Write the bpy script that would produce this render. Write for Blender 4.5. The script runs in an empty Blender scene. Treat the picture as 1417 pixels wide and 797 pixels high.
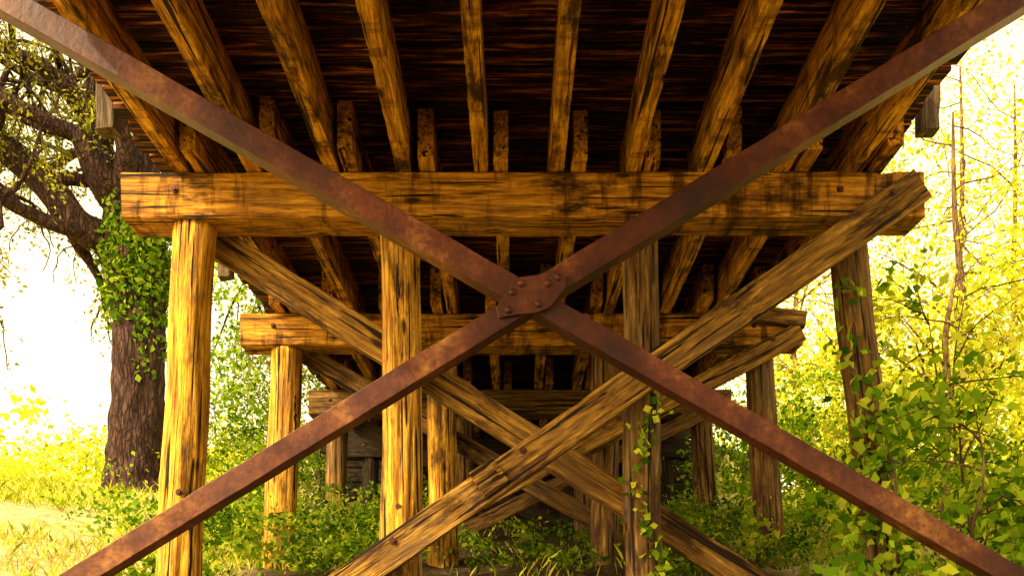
import bpy, math, random
import numpy as np
from mathutils import Vector, Matrix, noise
random.seed(11); rng=np.random.default_rng(11)
S=bpy.context.scene

# ---------------------------------------------------------------- helpers
def link(o,parent=None):
    S.collection.objects.link(o)
    if parent: o.parent=parent
    return o
def empty(name):
    e=bpy.data.objects.new(name,None); e.empty_display_size=.3
    return link(e)
def mk(name,V,F,mat,parent=None,smooth=False,attr=None,M=None):
    me=bpy.data.meshes.new(name); me.from_pydata([tuple(v) for v in V],[],F)
    me.materials.append(mat)
    if smooth: me.polygons.foreach_set('use_smooth',[True]*len(F))
    if attr is not None:
        a=me.attributes.new('rnd','FLOAT','FACE'); a.data.foreach_set('value',attr)
    me.update()
    o=bpy.data.objects.new(name,me)
    if M is not None: o.matrix_world=M
    return link(o,parent)
def quads(name,V,mat,parent=None,attr=None):
    N=len(V); me=bpy.data.meshes.new(name)
    me.vertices.add(N*4); me.vertices.foreach_set('co',V.reshape(-1).astype(np.float32))
    me.loops.add(N*4); me.loops.foreach_set('vertex_index',np.arange(N*4,dtype=np.int32))
    me.polygons.add(N); me.polygons.foreach_set('loop_start',np.arange(0,N*4,4,dtype=np.int32))
    me.polygons.foreach_set('loop_total',np.full(N,4,dtype=np.int32))
    if attr is not None:
        a=me.attributes.new('rnd','FLOAT','FACE'); a.data.foreach_set('value',np.clip(attr,0,1).astype(np.float32))
    me.materials.append(mat); me.update(); me.validate()
    return link(bpy.data.objects.new(name,me),parent)
def leaves(name,C,size,mat,parent=None,attr=None,up=.5,asp=.55):
    C=np.asarray(C,dtype=float); N=len(C)
    size=np.broadcast_to(size,(N,))*rng.uniform(.5,1.4,N)
    n=rng.normal(size=(N,3)); n[:,2]=n[:,2]*.8+up; n/=np.linalg.norm(n,axis=1)[:,None]
    t=rng.normal(size=(N,3)); t-=n*(t*n).sum(1)[:,None]; t/=np.linalg.norm(t,axis=1)[:,None]
    b=np.cross(n,t); L=size[:,None]; W=L*asp
    V=np.stack([C-t*L*.5, C+b*W*.5+n*L*.12-t*L*.08, C+t*L*.5, C-b*W*.5+n*L*.12-t*L*.08],1)
    if attr is None: attr=rng.uniform(0,1,N)
    return quads(name,V,mat,parent,attr)

def smooth01(t): t=max(0.,min(1.,t)); return t*t*(3-2*t)
def ground(x,y):
    z=-1.2+.2*max(y,0)
    if y>20:
        z=2.8+1.2*(1-math.exp(-(y-20)/6.))
    z+=.55*smooth01((-x-3)/3.5)*smooth01((y-5)/7)*(1-smooth01((y-18)/8))
    z+=.35*smooth01((x-3)/3)*smooth01((y-7)/6)*(1-smooth01((y-18)/8))
    if y>17: z=z+(4.12-z)*smooth01((y-17)/.6)*(1-smooth01((abs(x)-3.2)/1.8))
    if y<45: z+=.09*noise.noise(Vector((x*.7,y*.7,0)))+.05*noise.noise(Vector((x*2.3,y*2.3,5)))
    return z

# ---------------------------------------------------------------- materials
def newmat(name):
    m=bpy.data.materials.new(name); m.use_nodes=True; nt=m.node_tree; nt.nodes.clear()
    out=nt.nodes.new('ShaderNodeOutputMaterial')
    return m,nt,out
def ramp(nt,fac,stops):
    r=nt.nodes.new('ShaderNodeValToRGB'); e=r.color_ramp.elements
    while len(e)<len(stops): e.new(.5)
    for k,(p,c) in zip(e,stops): k.position=p; k.color=(*c,1) if len(c)==3 else c
    nt.links.new(fac,r.inputs[0]); return r.outputs[0]
def mix(nt,fac,a,b,mode='MIX'):
    n=nt.nodes.new('ShaderNodeMix'); n.data_type='RGBA'; n.blend_type=mode
    for i,v in ((0,fac),(6,a),(7,b)):
        if hasattr(v,'is_linked'): nt.links.new(v,n.inputs[i])
        else: n.inputs[i].default_value=v if i==0 else (*v,1)
    return n.outputs[2]
def wood(name,cols,crack=.55,stain=.6,rough=.75,stainc=(.03,.011,.004),grey=.5,greyc=(.13,.075,.035),pos=(.28,.42,.57,.76),gs=(2.2,30,30),drip=0,tone=0,st0=.51):
    m,nt,out=newmat(name); L=nt.links.new
    tc=nt.nodes.new('ShaderNodeTexCoord'); oi=nt.nodes.new('ShaderNodeObjectInfo')
    at=nt.nodes.new('ShaderNodeAttribute'); at.attribute_name='rnd'
    ad=nt.nodes.new('ShaderNodeMath'); ad.operation='ADD'; L(oi.outputs['Random'],ad.inputs[0]); L(at.outputs['Fac'],ad.inputs[1])
    ml=nt.nodes.new('ShaderNodeMath'); ml.operation='MULTIPLY'; L(ad.outputs[0],ml.inputs[0]); ml.inputs[1].default_value=83.
    va=nt.nodes.new('ShaderNodeVectorMath'); va.operation='ADD'; L(tc.outputs['Object'],va.inputs[0]); L(ml.outputs[0],va.inputs[1])
    def ns(scale,detail=3,rough=.6,dist=0):
        mp=nt.nodes.new('ShaderNodeMapping'); mp.inputs['Scale'].default_value=scale; L(va.outputs[0],mp.inputs[0])
        n=nt.nodes.new('ShaderNodeTexNoise'); n.inputs['Scale'].default_value=1; n.inputs['Detail'].default_value=detail
        n.inputs['Roughness'].default_value=rough; n.inputs['Distortion'].default_value=dist; L(mp.outputs[0],n.inputs['Vector']); return n.outputs['Fac']
    g=ns(gs,4,.75,.2)
    col=ramp(nt,g,list(zip(pos,cols)))
    st=ns((1.1,3.2,3.2),5,.74)
    col=mix(nt,ramp(nt,st,[(st0,(0,0,0)),(st0+.12,(stain,)*3)]),col,stainc)
    col=mix(nt,ramp(nt,st,[(.36,(grey,)*3),(.48,(0,0,0))]),col,greyc)
    if drip:
        dn=ns((5.5,1.1,1.1),4,.7)
        col=mix(nt,ramp(nt,dn,[(.5,(0,0,0)),(.62,(drip,)*3)]),col,mix(nt,1.,col,(.16,.11,.08),'MULTIPLY'))
    if tone:
        tn=ramp(nt,at.outputs['Fac'],[(0,(.25,.22,.2)),(.5,(.7,.66,.62)),(1,(1.,1.,1.))])
        col=mix(nt,1.,col,tn,'MULTIPLY')
    cr=ns((.9,30,30),2,.5,.3)
    cf=ramp(nt,cr,[(crack-.2,(1,1,1)),(crack-.16,(0,0,0))])
    col=mix(nt,cf,col,(.012,.005,.002))
    mp=nt.nodes.new('ShaderNodeMapping'); mp.inputs['Scale'].default_value=(1.5,4.2,4.2); L(va.outputs[0],mp.inputs[0])
    vo=nt.nodes.new('ShaderNodeTexVoronoi'); L(mp.outputs[0],vo.inputs['Vector']); vo.inputs['Scale'].default_value=1.
    kf=ramp(nt,vo.outputs['Distance'],[(.06,(1,1,1)),(.13,(0,0,0))])
    col=mix(nt,kf,col,(.035,.014,.005))
    b=nt.nodes.new('ShaderNodeBsdfPrincipled'); L(col,b.inputs['Base Color']); b.inputs['Roughness'].default_value=rough
    b.inputs['Specular IOR Level'].default_value=.2
    bp=nt.nodes.new('ShaderNodeBump'); bp.inputs['Strength'].default_value=.9; bp.inputs['Distance'].default_value=.03
    L(mix(nt,cf,g,(0,0,0)),bp.inputs['Height']); L(bp.outputs[0],b.inputs['Normal'])
    L(b.outputs[0],out.inputs[0]); return m
W_post=wood('post_wood',[(.06,.022,.004),(.32,.135,.014),(.74,.4,.034),(.92,.62,.09)],.55,.85,gs=(1.6,34,34))
W_post2=wood('shaded_post_wood',[(.025,.011,.004),(.1,.047,.012),(.22,.12,.027),(.48,.3,.085)],.57,.85,grey=.7,greyc=(.09,.058,.034))  # darker copy of post wood, shade of right side and back bents painted in
W_cap=wood('cap_wood',[(.045,.016,.003),(.25,.098,.009),(.6,.28,.023),(.88,.53,.065)],.54,.95,drip=.9)
W_brace=wood('brace_wood',[(.03,.013,.004),(.14,.066,.012),(.33,.175,.026),(.68,.43,.085)],.56,.88,grey=.6,greyc=(.11,.062,.03))
W_str=wood('stringer_wood',[(.05,.016,.002),(.34,.125,.008),(.78,.38,.025),(.93,.6,.07)],.55,.93,stainc=(.018,.005,.002),drip=.7)
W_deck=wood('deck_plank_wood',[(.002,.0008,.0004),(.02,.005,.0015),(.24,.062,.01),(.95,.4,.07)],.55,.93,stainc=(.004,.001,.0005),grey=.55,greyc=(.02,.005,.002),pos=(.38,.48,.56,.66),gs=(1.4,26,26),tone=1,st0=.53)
W_grey=wood('weathered_grey_wood',[(.02,.013,.009),(.06,.04,.022),(.13,.09,.05),(.25,.18,.11)],.52,.6)
W_shade=wood('shade_dark_wood',[(.006,.004,.003),(.018,.011,.006),(.04,.025,.013),(.09,.06,.03)],.52,.6,grey=.3,greyc=(.02,.014,.009))  # near-black wood: far-end shade under the trestle put into the colour

def rust():
    m,nt,out=newmat('rusty_steel'); L=nt.links.new
    tc=nt.nodes.new('ShaderNodeTexCoord')
    def ns(s,d,r=.6):
        n=nt.nodes.new('ShaderNodeTexNoise'); n.inputs['Scale'].default_value=s; n.inputs['Detail'].default_value=d; n.inputs['Roughness'].default_value=r
        L(tc.outputs['Object'],n.inputs['Vector']); return n.outputs['Fac']
    a=ns(1.9,6,.68); c=ns(34,4,.6)
    col=ramp(nt,a,[(.32,(.02,.005,.004)),(.45,(.06,.013,.006)),(.55,(.12,.033,.011)),(.63,(.22,.085,.022)),(.72,(.42,.23,.06))])
    s=ramp(nt,c,[(.45,(0,0,0)),(.62,(.5,.5,.5))])
    col=mix(nt,s,col,(.035,.008,.004))
    b=nt.nodes.new('ShaderNodeBsdfPrincipled'); L(col,b.inputs['Base Color']); b.inputs['Roughness'].default_value=.5; b.inputs['Metallic'].default_value=.0
    b.inputs['Specular IOR Level'].default_value=.25
    bp=nt.nodes.new('ShaderNodeBump'); bp.inputs['Strength'].default_value=.3; bp.inputs['Distance'].default_value=.008
    L(c,bp.inputs['Height']); L(bp.outputs[0],b.inputs['Normal']); L(b.outputs[0],out.inputs[0]); return m
RUST=rust()
def leafmat(name,cols,trans=.45):
    m,nt,out=newmat(name); L=nt.links.new
    at=nt.nodes.new('ShaderNodeAttribute'); at.attribute_name='rnd'
    k=len(cols)-1
    col=ramp(nt,at.outputs['Fac'],[(i/k,c) for i,c in enumerate(cols)])
    d=nt.nodes.new('ShaderNodeBsdfDiffuse'); t=nt.nodes.new('ShaderNodeBsdfTranslucent')
    L(col,d.inputs[0]); L(mix(nt,1.,col,(1.,1.,.5),'MULTIPLY'),t.inputs[0])
    m1=nt.nodes.new('ShaderNodeMixShader'); m1.inputs[0].default_value=trans; L(d.outputs[0],m1.inputs[1]); L(t.outputs[0],m1.inputs[2])
    L(m1.outputs[0],out.inputs[0]); return m
LF_oak=leafmat('oak_leaf',[(.05,.06,.008),(.14,.16,.012),(.34,.35,.03),(.65,.58,.1)])
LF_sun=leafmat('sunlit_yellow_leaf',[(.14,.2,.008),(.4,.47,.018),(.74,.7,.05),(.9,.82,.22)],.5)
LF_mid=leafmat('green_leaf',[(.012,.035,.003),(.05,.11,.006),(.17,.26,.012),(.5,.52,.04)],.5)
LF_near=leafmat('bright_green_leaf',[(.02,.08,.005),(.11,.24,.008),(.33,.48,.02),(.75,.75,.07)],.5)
LF_ivy=leafmat('ivy_leaf',[(.03,.09,.006),(.1,.22,.01),(.22,.36,.018),(.42,.52,.04)],.4)
LF_grass=leafmat('grass_blade',[(.12,.18,.01),(.32,.38,.02),(.6,.58,.05),(.8,.7,.2)],.4)

def bark(name,c0,c1,c2):
    m,nt,out=newmat(name); L=nt.links.new
    tc=nt.nodes.new('ShaderNodeTexCoord')
    mp=nt.nodes.new('ShaderNodeMapping'); mp.inputs['Scale'].default_value=(9,9,2.2); L(tc.outputs['Object'],mp.inputs[0])
    n=nt.nodes.new('ShaderNodeTexNoise'); n.inputs['Scale'].default_value=1.4; n.inputs['Detail'].default_value=5; n.inputs['Roughness'].default_value=.7; L(mp.outputs[0],n.inputs['Vector'])
    v=nt.nodes.new('ShaderNodeTexVoronoi'); v.feature='DISTANCE_TO_EDGE'; L(mp.outputs[0],v.inputs['Vector']); v.inputs['Scale'].default_value=1.6
    col=ramp(nt,n.outputs['Fac'],[(.3,c0),(.5,c1),(.7,c2)])
    vf=ramp(nt,v.outputs['Distance'],[(.02,(0,0,0)),(.15,(1,1,1))])
    col=mix(nt,vf,mix(nt,.6,col,c0),col)
    b=nt.nodes.new('ShaderNodeBsdfPrincipled'); L(col,b.inputs['Base Color']); b.inputs['Roughness'].default_value=.9; b.inputs['Specular IOR Level'].default_value=.1
    bp=nt.nodes.new('ShaderNodeBump'); bp.inputs['Strength'].default_value=1; bp.inputs['Distance'].default_value=.05
    L(mix(nt,.6,vf,n.outputs['Fac']),bp.inputs['Height']); L(bp.outputs[0],b.inputs['Normal']); L(b.outputs[0],out.inputs[0]); return m
BARK=bark('oak_bark',(.018,.01,.012),(.06,.034,.028),(.16,.09,.06))
BARK2=bark('sapling_bark',(.05,.03,.015),(.14,.09,.035),(.28,.19,.08))
def groundmat():
    m,nt,out=newmat('ground_soil_and_grass'); L=nt.links.new
    tc=nt.nodes.new('ShaderNodeTexCoord')
    def ns(s,d,r=.6):
        n=nt.nodes.new('ShaderNodeTexNoise'); n.inputs['Scale'].default_value=s; n.inputs['Detail'].default_value=d; n.inputs['Roughness'].default_value=r
        L(tc.outputs['Object'],n.inputs['Vector']); return n.outputs['Fac']
    a=ns(.35,4,.6); f=ns(9,5,.7)
    soil=ramp(nt,f,[(.3,(.26,.18,.07)),(.5,(.5,.38,.17)),(.7,(.75,.62,.34))])
    gr=ramp(nt,f,[(.3,(.12,.16,.01)),(.5,(.34,.36,.03)),(.7,(.6,.54,.08))])
    k=ramp(nt,a,[(.44,(0,0,0)),(.53,(1,1,1))])
    col=mix(nt,k,gr,soil)
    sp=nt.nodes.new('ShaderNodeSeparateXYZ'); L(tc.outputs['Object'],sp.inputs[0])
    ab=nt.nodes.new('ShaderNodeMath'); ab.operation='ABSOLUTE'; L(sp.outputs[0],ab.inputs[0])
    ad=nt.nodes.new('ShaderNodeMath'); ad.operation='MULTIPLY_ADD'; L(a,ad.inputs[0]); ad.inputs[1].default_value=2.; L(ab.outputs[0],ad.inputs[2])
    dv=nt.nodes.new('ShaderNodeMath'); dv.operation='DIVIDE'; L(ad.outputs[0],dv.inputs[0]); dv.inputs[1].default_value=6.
    shade_soil=ramp(nt,f,[(.35,(.018,.01,.005)),(.55,(.055,.034,.014)),(.72,(.15,.1,.04))])  # leaf-litter soil under the bridge, colour darkened to deepen shade and cut bounce
    col=mix(nt,ramp(nt,dv.outputs[0],[(.58,(0,0,0)),(.72,(1,1,1))]),shade_soil,col)
    b=nt.nodes.new('ShaderNodeBsdfPrincipled'); L(col,b.inputs['Base Color']); b.inputs['Roughness'].default_value=.95; b.inputs['Specular IOR Level'].default_value=.1
    bp=nt.nodes.new('ShaderNodeBump'); bp.inputs['Strength'].default_value=.8; bp.inputs['Distance'].default_value=.04
    L(f,bp.inputs['Height']); L(bp.outputs[0],b.inputs['Normal']); L(b.outputs[0],out.inputs[0]); return m
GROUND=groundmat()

# ---------------------------------------------------------------- ground
def axis(lo,hi,fine_lo,fine_hi,st):
    a=list(np.arange(fine_lo,fine_hi,st)); x=fine_hi; s=st
    while x<hi: a.append(x); s*=1.25; x+=s
    a.append(hi); x=fine_lo; s=st
    while x>lo: s*=1.25; x-=s; a.insert(0,max(x,lo))
    return a
xs=axis(-600,600,-16,16,.25); ys=axis(-300,900,-2,28,.25)
V=[(x,y,ground(x,y)) for y in ys for x in xs]; nx=len(xs)
F=[(j*nx+i,j*nx+i+1,(j+1)*nx+i+1,(j+1)*nx+i) for j in range(len(ys)-1) for i in range(nx-1)]
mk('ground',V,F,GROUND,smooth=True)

# ---------------------------------------------------------------- timber builders
def frame(p0,p1,roll=0):
    p0=Vector(p0);p1=Vector(p1); x=(p1-p0).normalized()
    up=Vector((0,0,1)) if abs(x.z)<.9 else Vector((0,1,0))
    y=up.cross(x).normalized(); z=x.cross(y)
    M=Matrix((x,y,z)).transposed().to_4x4(); M.translation=p0
    return M@Matrix.Rotation(roll,4,'X'),(p1-p0).length
def beamgeo(Ln,w,h,seed,ch=.012,amp=.006,step=.1):
    n=max(2,int(Ln/step)); V=[];F=[]
    prof=[(-w/2+ch,-h/2),(w/2-ch,-h/2),(w/2,-h/2+ch),(w/2,h/2-ch),(w/2-ch,h/2),(-w/2+ch,h/2),(-w/2,h/2-ch),(-w/2,-h/2+ch)]
    for i in range(n+1):
        x=Ln*i/n
        for k,(a,b) in enumerate(prof):
            q=Vector((x*.9,seed*7.3,seed*3.1)); e1=Vector((x*4.5,k//2*5.1+seed*2.7,seed))
            c=max(0,noise.noise(Vector((x*7.5,k//2*3.3+seed,seed*2.)))-.22)*.035
            w1=noise.noise(e1)*amp*.35
            e=.0 if 0<i<n else noise.noise(Vector((a*9,b*9,seed)))*.02
            V.append((x+e,a+noise.noise(q)*amp+w1-math.copysign(c,a),b+noise.noise(q+Vector((9,9,9)))*amp+w1-math.copysign(c,b)))
    for i in range(n):
        for k in range(8):
            a=i*8+k;b=i*8+(k+1)%8; F.append((a,b,b+8,a+8))
    F.append(tuple(range(7,-1,-1))); F.append(tuple(n*8+k for k in range(8)))
    return V,F
_s=[0]
def beam(name,p0,p1,w,h,mat,parent,roll=0,**k):
    _s[0]+=1; M,Ln=frame(p0,p1,roll); V,F=beamgeo(Ln,w,h,_s[0],**k)
    return mk(name,V,F,mat,parent,M=M)
def post(name,p0,p1,r0,r1,mat,parent):
    _s[0]+=1; sd=_s[0]*3.7; M,Ln=frame(p0,p1); n=int(Ln/.06); m=56; V=[];F=[]
    grooves=[(random.uniform(0,6.28),random.uniform(0,Ln),random.uniform(.3,1.3),random.uniform(.012,.032)) for _ in range(22)]
    knobs=[(random.uniform(0,6.28),random.uniform(0,Ln)) for _ in range(9)]
    for i in range(n+1):
        x=Ln*i/n; r=r0+(r1-r0)*i/n
        ox=.022*noise.noise(Vector((x*.8,sd,0))); oy=.022*noise.noise(Vector((x*.8,0,sd)))
        for k in range(m):
            t=2*math.pi*k/m
            rr=r*(1+.09*noise.noise(Vector((math.cos(t)*1.2,math.sin(t)*1.2,x*1.3+sd)))+.05*noise.noise(Vector((math.cos(t)*8,math.sin(t)*8,x*1.4+sd))))
            for (g,gx,gl,gd) in grooves:
                dt=abs((t+.15*math.sin(x*2+g)-g+math.pi)%(2*math.pi)-math.pi)
                if dt<.11 and abs(x-gx)<gl: rr-=gd*(1-abs(x-gx)/gl)*(1-dt/.11)
            for (g,gx) in knobs:
                dt=abs((t-g+math.pi)%(2*math.pi)-math.pi)*r; q=(dt*dt+(x-gx)**2)/.0016
                if q<4: rr+=.014*math.exp(-q)
            V.append((x,math.cos(t)*rr+ox,math.sin(t)*rr+oy))
    for i in range(n):
        for k in range(m):
            a=i*m+k;b=i*m+(k+1)%m; F.append((a,b,b+m,a+m))
    F.append(tuple(range(m-1,-1,-1))); F.append(tuple(n*m+k for k in range(m)))
    return mk(name,V,F,mat,parent,smooth=True,M=M)
def boltgeo(V,F,c,r=.026,dirv=(0,-1,0)):
    c=Vector(c); d=Vector(dirv); u=d.orthogonal().normalized(); w=d.cross(u)
    for (rr,t0,t1,m) in ((r,0,.007,14),(r*.58,.007,.024,6)):
        b=len(V)
        for t in (t0-.01,t1):
            for k in range(m):
                a=2*math.pi*k/m; V.append(c+d*t+u*(rr*math.cos(a))+w*(rr*math.sin(a)))
        for k in range(m): F.append((b+k,b+(k+1)%m,b+m+(k+1)%m,b+m+k))
        F.append(tuple(b+m+k for k in range(m)))
def rivetgeo(V,F,c,r):
    c=Vector(c); m=12; b=len(V); rings=4
    for j in range(rings):
        a=j/(rings)*math.pi/2
        for k in range(m):
            t=2*math.pi*k/m; V.append(c+Vector((r*math.cos(a)*math.cos(t),-r*.75*math.sin(a),r*math.cos(a)*math.sin(t))))
    V.append(c+Vector((0,-r*.75,0)))
    for j in range(rings-1):
        for k in range(m): F.append((b+j*m+k,b+j*m+(k+1)%m,b+(j+1)*m+(k+1)%m,b+(j+1)*m+k))
    for k in range(m): F.append((b+(rings-1)*m+k,b+(rings-1)*m+(k+1)%m,b+rings*m))

BR=empty('timber_trestle_bridge')
CB=3.09; CT=3.42
BV=[];BF=[]
bents=[(-1.6,[(-2.4,-2.6,.15),(-.85,-.83,.14),(.93,.95,.14),(2.5,2.7,.14)],-2.86,2.9),
 (7.0,[(-2.37,-2.5,.155),(-.86,-.83,.15),(.93,.97,.135),(2.46,2.76,.14)],-2.85,2.98),
 (10.,[(-2.4,-2.5,.165),(-.76,-.75,.155),(.95,.96,.145),(2.58,2.72,.15)],-2.85,2.98),
 (13.,[(-2.4,-2.5,.14),(-.68,-.68,.13),(.94,.95,.13),(2.55,2.7,.15)],-2.78,2.92),
 (16.,[(-2.4,-2.5,.14),(-.75,-.75,.14),(.94,.95,.14),(2.5,2.6,.14)],-2.85,2.9)]
for bi,(y,ps,x0,x1) in enumerate(bents):
    yc=y+.17
    beam('cap_beam',(x0,yc,(CB+CT)/2),(x1,yc,(CB+CT)/2+.005),.34,CT-CB,W_cap if bi<3 else (W_post2 if bi==3 else W_shade),BR,ch=.009,amp=.01)
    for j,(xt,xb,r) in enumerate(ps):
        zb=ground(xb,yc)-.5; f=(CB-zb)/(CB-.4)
        post('post',(xt,yc,CB-.001),(xt+(xb-xt)*f,yc,zb),r*.95,r*1.05,W_post if (j<2 and bi<3) else (W_post2 if bi<4 else W_shade),BR)
        if j in(0,3): boltgeo(BV,BF,(xt-.1,y,CB+.2))
def brace(p0,p1,y,w=.23,t=.085,mat=W_brace):
    beam('diagonal_brace',(p0[0],y,p0[1]),(p1[0],y,p1[1]),t,w,mat,BR,ch=.008,amp=.01)
def bolts_on(p0,p1,y,xsn):
    for x in xsn:
        z=p0[1]+(p1[1]-p0[1])*(x-p0[0])/(p1[0]-p0[0])
        boltgeo(BV,BF,(x-.04,y,z+.04))
a,b=(2.92,3.30),(-1.9,-.05); brace(a,b,6.95,.235,.09); bolts_on(a,b,6.903,[2.75,.95,-.83,-.2,.1])
a,b=(-2.6,3.27),(2.6,-.02); brace(a,b,7.39,.235,.08)
a,b=(2.95,3.22),(.75,2.03); brace(a,b,9.95,.2,.085); bolts_on(a,b,9.905,[2.7,1.3])
a,b=(1.22,2.31),(-2.0,.58); brace(a,b,9.86,.2,.085); bolts_on(a,b,9.815,[1.1,.95,.75,.2,-.4,-.75])
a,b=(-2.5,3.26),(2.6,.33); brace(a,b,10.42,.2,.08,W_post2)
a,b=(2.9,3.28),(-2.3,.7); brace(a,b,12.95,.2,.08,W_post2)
a,b=(-2.5,3.22),(2.3,.75); brace(a,b,13.4,.2,.08,W_shade)
boltgeo(BV,BF,(-.7,7.03,2.05)); boltgeo(BV,BF,(.98,7.03,.75)); boltgeo(BV,BF,(-.84,7.03,1.0)); boltgeo(BV,BF,(-.74,10.01,2.6)); boltgeo(BV,BF,(-2.44,7.02,1.1))
mk('bolts',BV,BF,RUST,BR)
beam('splice_block',(2.45,9.95,3.39),(3.0,9.95,3.33),.1,.17,W_brace,BR)
beam('splice_block',(-.27,6.89,1.13),(-.1,6.89,1.245),.045,.2,W_brace,BR)
spans=[(-4.6,-1.2,.15),(-1.9,7.55,0),(6.75,10.6,.15),(9.75,13.6,0.),(12.75,17.0,.15)]
for (ya,yb,off) in spans:
    for i in range(10):
        x=.03+(i-4.5)*.545+off+random.uniform(-.015,.015)
        hh=.36+random.uniform(-.006,.0)
        beam('stringer',(x,ya+random.uniform(-.12,.12),CT+.006+hh/2),(x+random.uniform(-.02,.02),yb+random.uniform(-.15,.1),CT+.006+hh/2),.105,hh,W_str,BR,ch=.004,amp=.006,step=.07)
V=[];F=[];A=[]; y=-5.
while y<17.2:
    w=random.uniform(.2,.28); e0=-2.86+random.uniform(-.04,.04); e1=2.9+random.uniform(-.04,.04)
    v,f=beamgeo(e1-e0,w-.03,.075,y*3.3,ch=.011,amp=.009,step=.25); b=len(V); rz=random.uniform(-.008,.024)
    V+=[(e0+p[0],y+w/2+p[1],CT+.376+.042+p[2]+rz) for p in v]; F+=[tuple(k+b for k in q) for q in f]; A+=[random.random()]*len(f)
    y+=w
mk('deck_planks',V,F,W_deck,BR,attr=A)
V=[];F=[];A=[]; x=-2.55
while x<2.6:
    v,f=beamgeo(22,.2,.05,x*5.1,ch=.005,amp=.004,step=1.); b=len(V)
    V+=[(x+p[1],-5+p[0],CT+.367+.12+.03+p[2]) for p in v]; F+=[tuple((k+b) for k in q) for q in f]; A+=[random.random()]*len(f); x+=.203
mk('running_boards',V,F,W_shade,BR,attr=A)
for sx,xx in ((-1,-2.72),(1,2.76)):
    beam('curb_timber',(xx,-5,CT+.367+.115+.16),(xx,17,CT+.367+.115+.16),.2,.2,W_grey,BR)
    for yy in (-2,1.0,3.9,7.1,10.,13.,16.):
        xo=-2.99 if sx<0 else 3.04
        beam('guard_post',(xo,yy,CT+.36 if yy!=7.1 else CT+.33),(xo,yy,4.9),.14,.14,W_grey,BR)
    beam('guard_rail',(xx+sx*.1,-5,4.8),(xx+sx*.1,17,4.8),.06,.2,W_grey,BR)
for k in range(11):
    z=1.2+k*.255
    beam('abutment_plank',(-3.4,17.15+random.uniform(-.02,.02),z),(3.5,17.15,z+random.uniform(-.01,.01)),.1,.245,W_shade,BR)
for x in (3.7,-3.7):
    for k in range(7):
        z=1.9+k*.255
        beam('wing_wall_plank',(x*.93,17.2,z),(x*1.35,18.6,z),.1,.245,W_grey,BR)

# ---------------------------------------------------------------- steel X brace
SX=empty('steel_cross_brace')
SY=4.9
def angle(name,p0,p1,wid=.145,fl=.13,t=.014,y=SY):
    p0=Vector((p0[0],y,p0[1]));p1=Vector((p1[0],y,p1[1])); x=(p1-p0).normalized()
    yv=Vector((0,1,0)); z=x.cross(yv)
    if z.z<0: z=-z
    L=(p1-p0).length
    prof=[(0,-wid/2),(fl,-wid/2),(fl,-wid/2+t),(t,-wid/2+t),(t,wid/2),(0,wid/2)]
    n=int(L/.06); V=[];F=[]
    for i in range(n+1):
        for (a,b) in prof:
            q=p0+x*(L*i/n)+yv*a+z*b
            q+=Vector((0,.005,.006))*noise.noise(q*6); V.append(q)
    m=6
    for i in range(n):
        for k in range(m): F.append((i*m+k,i*m+(k+1)%m,(i+1)*m+(k+1)%m,(i+1)*m+k))
    F.append(tuple(range(m))); F.append(tuple(n*m+k for k in range(m)))
    o=mk(name,V,F,RUST,SX)
    bm=o.modifiers.new('b','BEVEL'); bm.width=.004; bm.segments=2
cx,cz=.09,1.76
angle('steel_angle',(-2.95,3.48),(cx-.02,cz+.0),wid=.128)
angle('steel_angle',(cx+.02,cz+.03),(2.86,3.48),y=SY+.02,wid=.128)
angle('steel_angle',(cx,cz),(3.1,.03),y=SY+.016,wid=.115)
angle('steel_angle',(-3.1,-.2),(cx,cz),y=SY+.003,wid=.115)
hexp=[(-.185,-.06),(-.12,.03),(-.09,.09),(.02,.105),(.12,.13),(.17,.115),(.165,.04),(.09,-.06),(.03,-.085),(-.09,-.1),(-.17,-.115)]
nh=len(hexp)
V=[(cx+a,SY-.02,cz+b) for a,b in hexp]+[(cx+a,SY-.004,cz+b) for a,b in hexp]
F=[tuple(range(nh)),tuple(range(2*nh-1,nh-1,-1))]+[(k,k+nh,(k+1)%nh+nh,(k+1)%nh) for k in range(nh)]
g=mk('gusset_plate',V,F,RUST,SX); bb=g.modifiers.new('b','BEVEL'); bb.width=.005; bb.segments=2
V=[];F=[]
for (a,b) in [(-.1,.015),(-.055,.06),(.08,.06),(.13,.09),(.03,-.045),(-.12,-.075)]:
    rivetgeo(V,F,(cx+a,SY-.0205,cz+b),.02)
mk('gusset_rivets',V,F,RUST,SX,smooth=True)

# ---------------------------------------------------------------- vegetation
def tubegeo(V,F,P,R,m=8,rough=.0,sd=0):
    P=[Vector(p) for p in P]; n=len(P); b=len(V); prev=None
    for i in range(n):
        d=(P[min(i+1,n-1)]-P[max(i-1,0)]).normalized()
        if prev is None: u=d.orthogonal().normalized()
        else:
            u=(prev-d*prev.dot(d)); u=u.normalized() if u.length>1e-6 else d.orthogonal().normalized()
        prev=u; w=d.cross(u)
        for k in range(m):
            a=2*math.pi*k/m; r=R[i]
            if rough: r*=1+rough*noise.noise(Vector((math.cos(a)*2+sd,math.sin(a)*2,i*.35)))+rough*.5*noise.noise(Vector((math.cos(a)*6,math.sin(a)*6+sd,i*.3)))
            V.append(P[i]+u*(r*math.cos(a))+w*(r*math.sin(a)))
    for i in range(n-1):
        for k in range(m):
            F.append((b+i*m+k,b+i*m+(k+1)%m,b+(i+1)*m+(k+1)%m,b+(i+1)*m+k))
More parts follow.
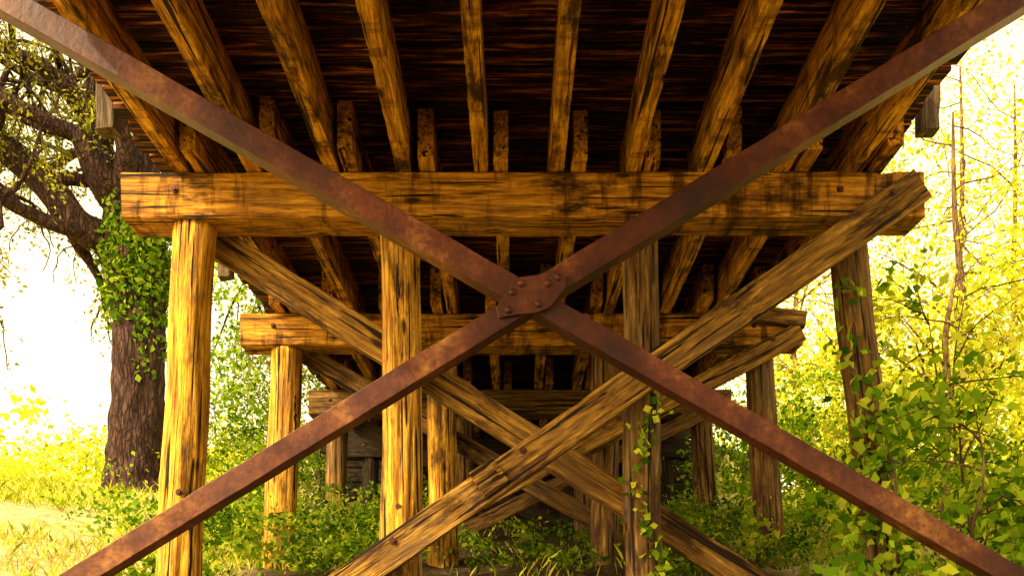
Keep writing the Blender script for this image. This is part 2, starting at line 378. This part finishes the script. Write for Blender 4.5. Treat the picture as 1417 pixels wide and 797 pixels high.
def cat(P,R,sub=6):
    P=[Vector(p) for p in P]; Q=[];RR=[]
    for i in range(len(P)-1):
        a=P[max(i-1,0)];b=P[i];c=P[i+1];d=P[min(i+2,len(P)-1)]
        for s in range(sub):
            t=s/sub; Q.append(.5*((2*b)+(c-a)*t+(2*a-5*b+4*c-d)*t*t+(3*b-a-3*c+d)*t**3)); RR.append(R[i]+(R[i+1]-R[i])*t)
    Q.append(P[-1]); RR.append(R[-1]); return Q,RR
def rv(s=1): return Vector((random.gauss(0,s),random.gauss(0,s),random.gauss(0,s)))
def grow(V,F,T,p,d,L,r,depth,droop=.12,wig=.35,kids=3,rmin=.005):
    n=5; P=[p.copy()]; R=[r]; d=d.normalized()
    for i in range(n):
        d=(d+rv(wig*.5)+Vector((0,0,-droop*(1 if depth<2 else .2)))).normalized(); p=p+d*(L/n); P.append(p.copy()); R.append(max(r*(1-.6*(i+1)/n),rmin*.7))
    tubegeo(V,F,P,R,6 if r>.05 else (4 if r>.012 else 3))
    if depth==0:
        for i in range(1,n+1): T.append(P[i])
        return
    for k in range(kids):
        i=random.randint(1,n) if k else n
        nd=(P[i]-P[i-1]).normalized()+rv(.65)
        grow(V,F,T,P[i],nd,L*random.uniform(.5,.75),max(R[i]*.7,rmin),depth-1,droop,wig,kids,rmin)
def leafcloud(T,per,sp,gap=None):
    if gap is not None: T=[t for t in T if noise.noise(t*.9)+.3*noise.noise(t*2.5)>gap]
    C=np.array([tuple(t) for t in T]); C=np.repeat(C,per,0); a=np.repeat(rng.uniform(0,1,len(T)),per)
    C=C+rng.normal(size=C.shape)*sp; return C,.5*a+.5*rng.uniform(0,1,len(C))

OAK=empty('oak_tree'); V=[];F=[];T=[]; D=16
trunk,R=cat([(-6.25,D,1.9),(-6.3,D,2.5),(-6.28,D,3.2),(-6.24,D,4.2),(-6.22,D,5.4),(-6.28,D,6.4),(-6.4,D,7.1)],[.72,.54,.45,.41,.41,.5,.4],10)
tubegeo(V,F,trunk,R,36,.16,3)
limbs=[([(-6.3,D,6.0),(-6.9,D-.1,6.72),(-7.6,D-.3,7.5),(-8.3,D-.4,8.1),(-9.3,D-.6,8.5),(-10.8,D-.8,8.7)],[.32,.27,.24,.2,.15,.07],9),
 ([(-6.35,D,7.2),(-6.8,D-.5,7.9),(-7.4,D-.9,8.2),(-8.2,D-1,8.5),(-9.3,D-1.2,8.6)],[.2,.15,.12,.1,.05],8),
 ([(-6.4,D,6.8),(-6.65,D+.1,7.6),(-7.05,D+.2,8.6),(-6.95,D+.2,9.4),(-7.7,D,10.3),(-8.6,D-.2,11.4)],[.36,.32,.27,.22,.17,.08],8),
 ([(-6.35,D,6.9),(-6.2,D+.2,8.2),(-6.35,D+.3,9.5),(-6.0,D+.2,10.9),(-5.4,D,12.3)],[.32,.28,.24,.18,.08],5),
 ([(-6.3,D,6.6),(-5.9,D+.9,7.3),(-5.5,D+1.9,7.7),(-5.1,D+2.6,7.4),(-4.9,D+2.9,6.7)],[.22,.15,.11,.08,.04],8),
 ([(-6.4,D,7.0),(-6.9,D+1.2,8.2),(-7.9,D+2.4,9.2),(-9.4,D+3.2,9.6)],[.22,.17,.12,.06],6),
 ([(-7.05,D+.2,8.7),(-7.6,D-.3,9.2),(-8.4,D-.6,9.7),(-9.5,D-.9,10.)],[.16,.13,.1,.05],9),
 ([(-6.9,D-.1,6.75),(-7.5,D-.8,6.7),(-8.1,D-1.2,6.9),(-8.8,D-1.4,6.5)],[.14,.11,.08,.04],8),
 ([(-6.4,D,7.3),(-6.2,D-1.1,8.8),(-6.6,D-2.1,10.),(-7.3,D-3.2,11.)],[.2,.15,.12,.06],4)]
for P,R0,nk in limbs:
    Q,RR=cat(P,R0,6)
    Q=[q+Vector((noise.noise(q*1.3),noise.noise(q*1.3+Vector((5,5,5))),noise.noise(q*1.3+Vector((9,1,5)))))*.28*min(1,(k/6)) for k,q in enumerate(Q)]
    tubegeo(V,F,Q,RR,12,.12,P[0][0])
    n=len(Q)
    for k in range(nk):
        i=random.randint(int(n*.35),n-1); d=(Q[i]-Q[i-1]).normalized()+rv(.8)+Vector((0,0,-.15))
        grow(V,F,T,Q[i],d,random.uniform(1.2,2.1),RR[i]*.55,2,.34,.7,3,.013)
mk('trunk_and_limbs',V,F,BARK,OAK,smooth=True)
C,A=leafcloud(T,13,.13,-.08); leaves('crown',C,.085,LF_oak,OAK,A,.4,.45)
C=[]
for _ in range(1700):
    z=random.triangular(4.2,7.4,6.4); a=random.gauss(-.9,1.0); r=.5 if z>5.6 else .44
    if z<5.2 and abs(a+.5)>.7: continue
    C.append((-6.28+math.cos(a)*r*1.05+random.gauss(0,.05),D+math.sin(a)*r*1.05,z))
leaves('ivy',C,.11,LF_ivy,OAK,None,.2,.8)

def tree(name,base,h,spread,leaf,mat,nb=9,per=10,r=.09,sp=.16,depth=2,lean=(0,0),low=.25):
    E=empty(name); V=[];F=[];T=[]; x,y=base; z=ground(x,y)
    P=[(x+lean[0]*t+.15*noise.noise(Vector((t*3,x,y))),y+lean[1]*t,z-.1+h*.9*t) for t in (0,.25,.5,.75,1)]
    Q,RR=cat(P,[r*1.3,r,r*.8,r*.55,r*.2],5); tubegeo(V,F,Q,RR,9,.08,x)
    for k in range(nb):
        i=int(len(Q)*(low+(1-low)*k/nb)); i=min(i,len(Q)-1)
        a=random.uniform(0,6.28); d=Vector((math.cos(a),math.sin(a),random.uniform(.1,.9)))
        grow(V,F,T,Q[i],d,spread*random.uniform(.6,1.1),max(RR[i]*.5,.01),depth,.08,.4,3)
    mk('trunk_and_branches',V,F,BARK2,E,smooth=True)
    C,A=leafcloud(T,per,sp); leaves('crown',C,leaf,mat,E,A,.5,.6)
    return E
for (x,y,h,s,m) in [(6.6,14,6.5,1.7,LF_sun),(8.3,18,9.,2.2,LF_sun),(5.6,19,6.5,1.8,LF_sun),(10.4,20,9.5,2.3,LF_sun),(7.5,23,8.,2.2,LF_sun),(5.3,12.,3.6,1.2,LF_sun)]:
    tree('broadleaf_tree',(x,y),h,s,.085,m,11,9,.07,.2,2,(random.uniform(-.4,.4),0))
for (x,y,h,s) in [(3.35,7.6,2.6,.7),(3.05,6.3,1.9,.55),(3.9,8.6,3.0,.8),(2.75,5.6,1.75,.5)]:
    tree('sapling',(x,y),h,s,.09,LF_near if y<8 else LF_sun,10,4,.014,.07,1,(random.uniform(-.2,.2),0),.2)
for (x,y,h,s) in [(-3.9,15.5,3.4,1.1),(-4.6,19,4.,1.3),(3.6,15.,3.,1.)]:
    tree('sapling',(x,y),h,s,.09,LF_near,10,6,.03,.13,2,(0,0),.1)

def mass(name,boxes,leaf,mat):
    Cs=[];As=[]
    for (x0,x1,y0,y1,h0,h1,nc,per,rad) in boxes:
        for _ in range(nc):
            x=random.uniform(x0,x1); y=random.uniform(y0,y1); g=ground(x,y)
            top=h0+(h1-h0)*(.5+.5*noise.noise(Vector((x*.9,y*.9,3)))*1.6)
            z=g+random.uniform(.02,1)**.7*max(top,.1); r=rad*random.uniform(.4,1.4)
            c=rng.normal(size=(per,3))*r*.5; c[:,2]*=.7
            Cs.append(c+np.array([x,y,z])); As.append(.6*random.random()+.4*rng.uniform(0,1,per))
    return leaves(name,np.concatenate(Cs),leaf,mat,None,np.concatenate(As),.6,.6)
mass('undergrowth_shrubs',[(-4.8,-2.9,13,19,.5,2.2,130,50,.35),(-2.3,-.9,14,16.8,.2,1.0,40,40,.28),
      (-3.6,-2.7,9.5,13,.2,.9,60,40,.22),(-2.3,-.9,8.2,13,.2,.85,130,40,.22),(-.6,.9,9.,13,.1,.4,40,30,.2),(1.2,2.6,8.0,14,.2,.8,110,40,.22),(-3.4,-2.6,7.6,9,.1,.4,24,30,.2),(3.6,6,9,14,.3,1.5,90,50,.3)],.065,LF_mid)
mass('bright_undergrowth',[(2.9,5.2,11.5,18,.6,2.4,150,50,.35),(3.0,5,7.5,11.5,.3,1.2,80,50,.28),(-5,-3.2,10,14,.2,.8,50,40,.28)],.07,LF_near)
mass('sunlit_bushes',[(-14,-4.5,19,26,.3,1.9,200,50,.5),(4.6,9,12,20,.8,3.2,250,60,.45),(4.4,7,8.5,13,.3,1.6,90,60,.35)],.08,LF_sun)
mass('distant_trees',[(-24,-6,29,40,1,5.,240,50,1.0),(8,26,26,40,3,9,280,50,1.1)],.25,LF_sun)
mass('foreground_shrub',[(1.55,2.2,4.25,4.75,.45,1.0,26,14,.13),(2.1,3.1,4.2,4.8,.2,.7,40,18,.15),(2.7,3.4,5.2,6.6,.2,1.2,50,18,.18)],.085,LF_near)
C=[]
for _ in range(620):
    z=random.uniform(.2,2.2)*random.uniform(.5,1); C.append((2.75-.12*z+random.gauss(0,.15)+.14*math.sin(z*5),6.98+random.gauss(0,.08),z+.1))
leaves('vine_plant',C,.09,LF_near,None,None,.2,.7)
C=[]
for _ in range(190):
    z=random.uniform(.1,1.9); C.append((.98+.11*math.sin(z*4)+random.gauss(0,.05),7.0+random.gauss(0,.03),z))
leaves('vine_plant',C,.06,LF_near,None,None,.1,.8)
# grass
N=90000
x=rng.uniform(-11,6,N); y=5+rng.uniform(0,1,N)**1.2*19
dens=np.array([noise.noise(Vector((a*.45,b*.45,8)))+.5*noise.noise(Vector((a*1.6,b*1.6,2)))>-.1 for a,b in zip(x,y)]); x=x[dens];y=y[dens]
keep=~((abs(x)<2.6)&(rng.uniform(0,1,len(x))<.93)); x=x[keep];y=y[keep]; N=len(x)
z=np.array([ground(a,b) for a,b in zip(x,y)])-.01
h=rng.uniform(.04,.15,N)*(1+.8*rng.uniform(0,1,N)**3); a=rng.uniform(0,6.28,N); w=.005
dx=np.cos(a)*w; dy=np.sin(a)*w; lx=rng.normal(size=N)*.4*h; ly=rng.normal(size=N)*.4*h
B=np.stack([x,y,z],1)
Vv=np.stack([B+np.stack([dx,dy,0*dx],1),B-np.stack([dx,dy,0*dx],1),B+np.stack([lx*.4-dx*.6,ly*.4-dy*.6,h*.6],1),B+np.stack([lx,ly,h],1)],1)
quads('grass',Vv,LF_grass,None,rng.uniform(0,1,N))

# ---------------------------------------------------------------- light
el=math.radians(38); hd=Vector((-.74,-.67,0)).normalized()
ts=Vector((hd.x*math.cos(el),hd.y*math.cos(el),math.sin(el)))
sd=bpy.data.lights.new('sun','SUN'); sd.energy=5; sd.angle=math.radians(.5); sd.color=(1,.86,.56)
so=bpy.data.objects.new('sun',sd); so.rotation_euler=ts.to_track_quat('Z','Y').to_euler(); link(so)
w=bpy.data.worlds.new('World'); S.world=w; w.use_nodes=True; nt=w.node_tree; nt.nodes.clear()
sk=nt.nodes.new('ShaderNodeTexSky'); sk.sky_type='NISHITA'; sk.sun_disc=False; sk.sun_elevation=el; sk.sun_rotation=math.atan2(ts.x,ts.y)%(2*math.pi)
sk.dust_density=3; sk.air_density=1
hs=nt.nodes.new('ShaderNodeHueSaturation'); hs.inputs['Saturation'].default_value=.3; nt.links.new(sk.outputs[0],hs.inputs['Color'])
tint=mix(nt,1.,hs.outputs[0],(4.9,3.7,2.0),'MULTIPLY')
bg=nt.nodes.new('ShaderNodeBackground'); bg.inputs[1].default_value=.15; nt.links.new(tint,bg.inputs[0])
wo=nt.nodes.new('ShaderNodeOutputWorld'); nt.links.new(bg.outputs[0],wo.inputs[0])
S.view_settings.view_transform='Standard'; S.view_settings.look='None'; S.view_settings.exposure=0

# ---------------------------------------------------------------- camera
cd=bpy.data.cameras.new('camera'); cd.sensor_width=36; cd.lens=33.92; cd.shift_y=.3469; cd.shift_x=-.0025; cd.clip_end=3000; cd.clip_start=.05
co=bpy.data.objects.new('camera',cd); co.location=(0,0,0); co.rotation_euler=(math.radians(90),0,0); link(co); S.camera=co
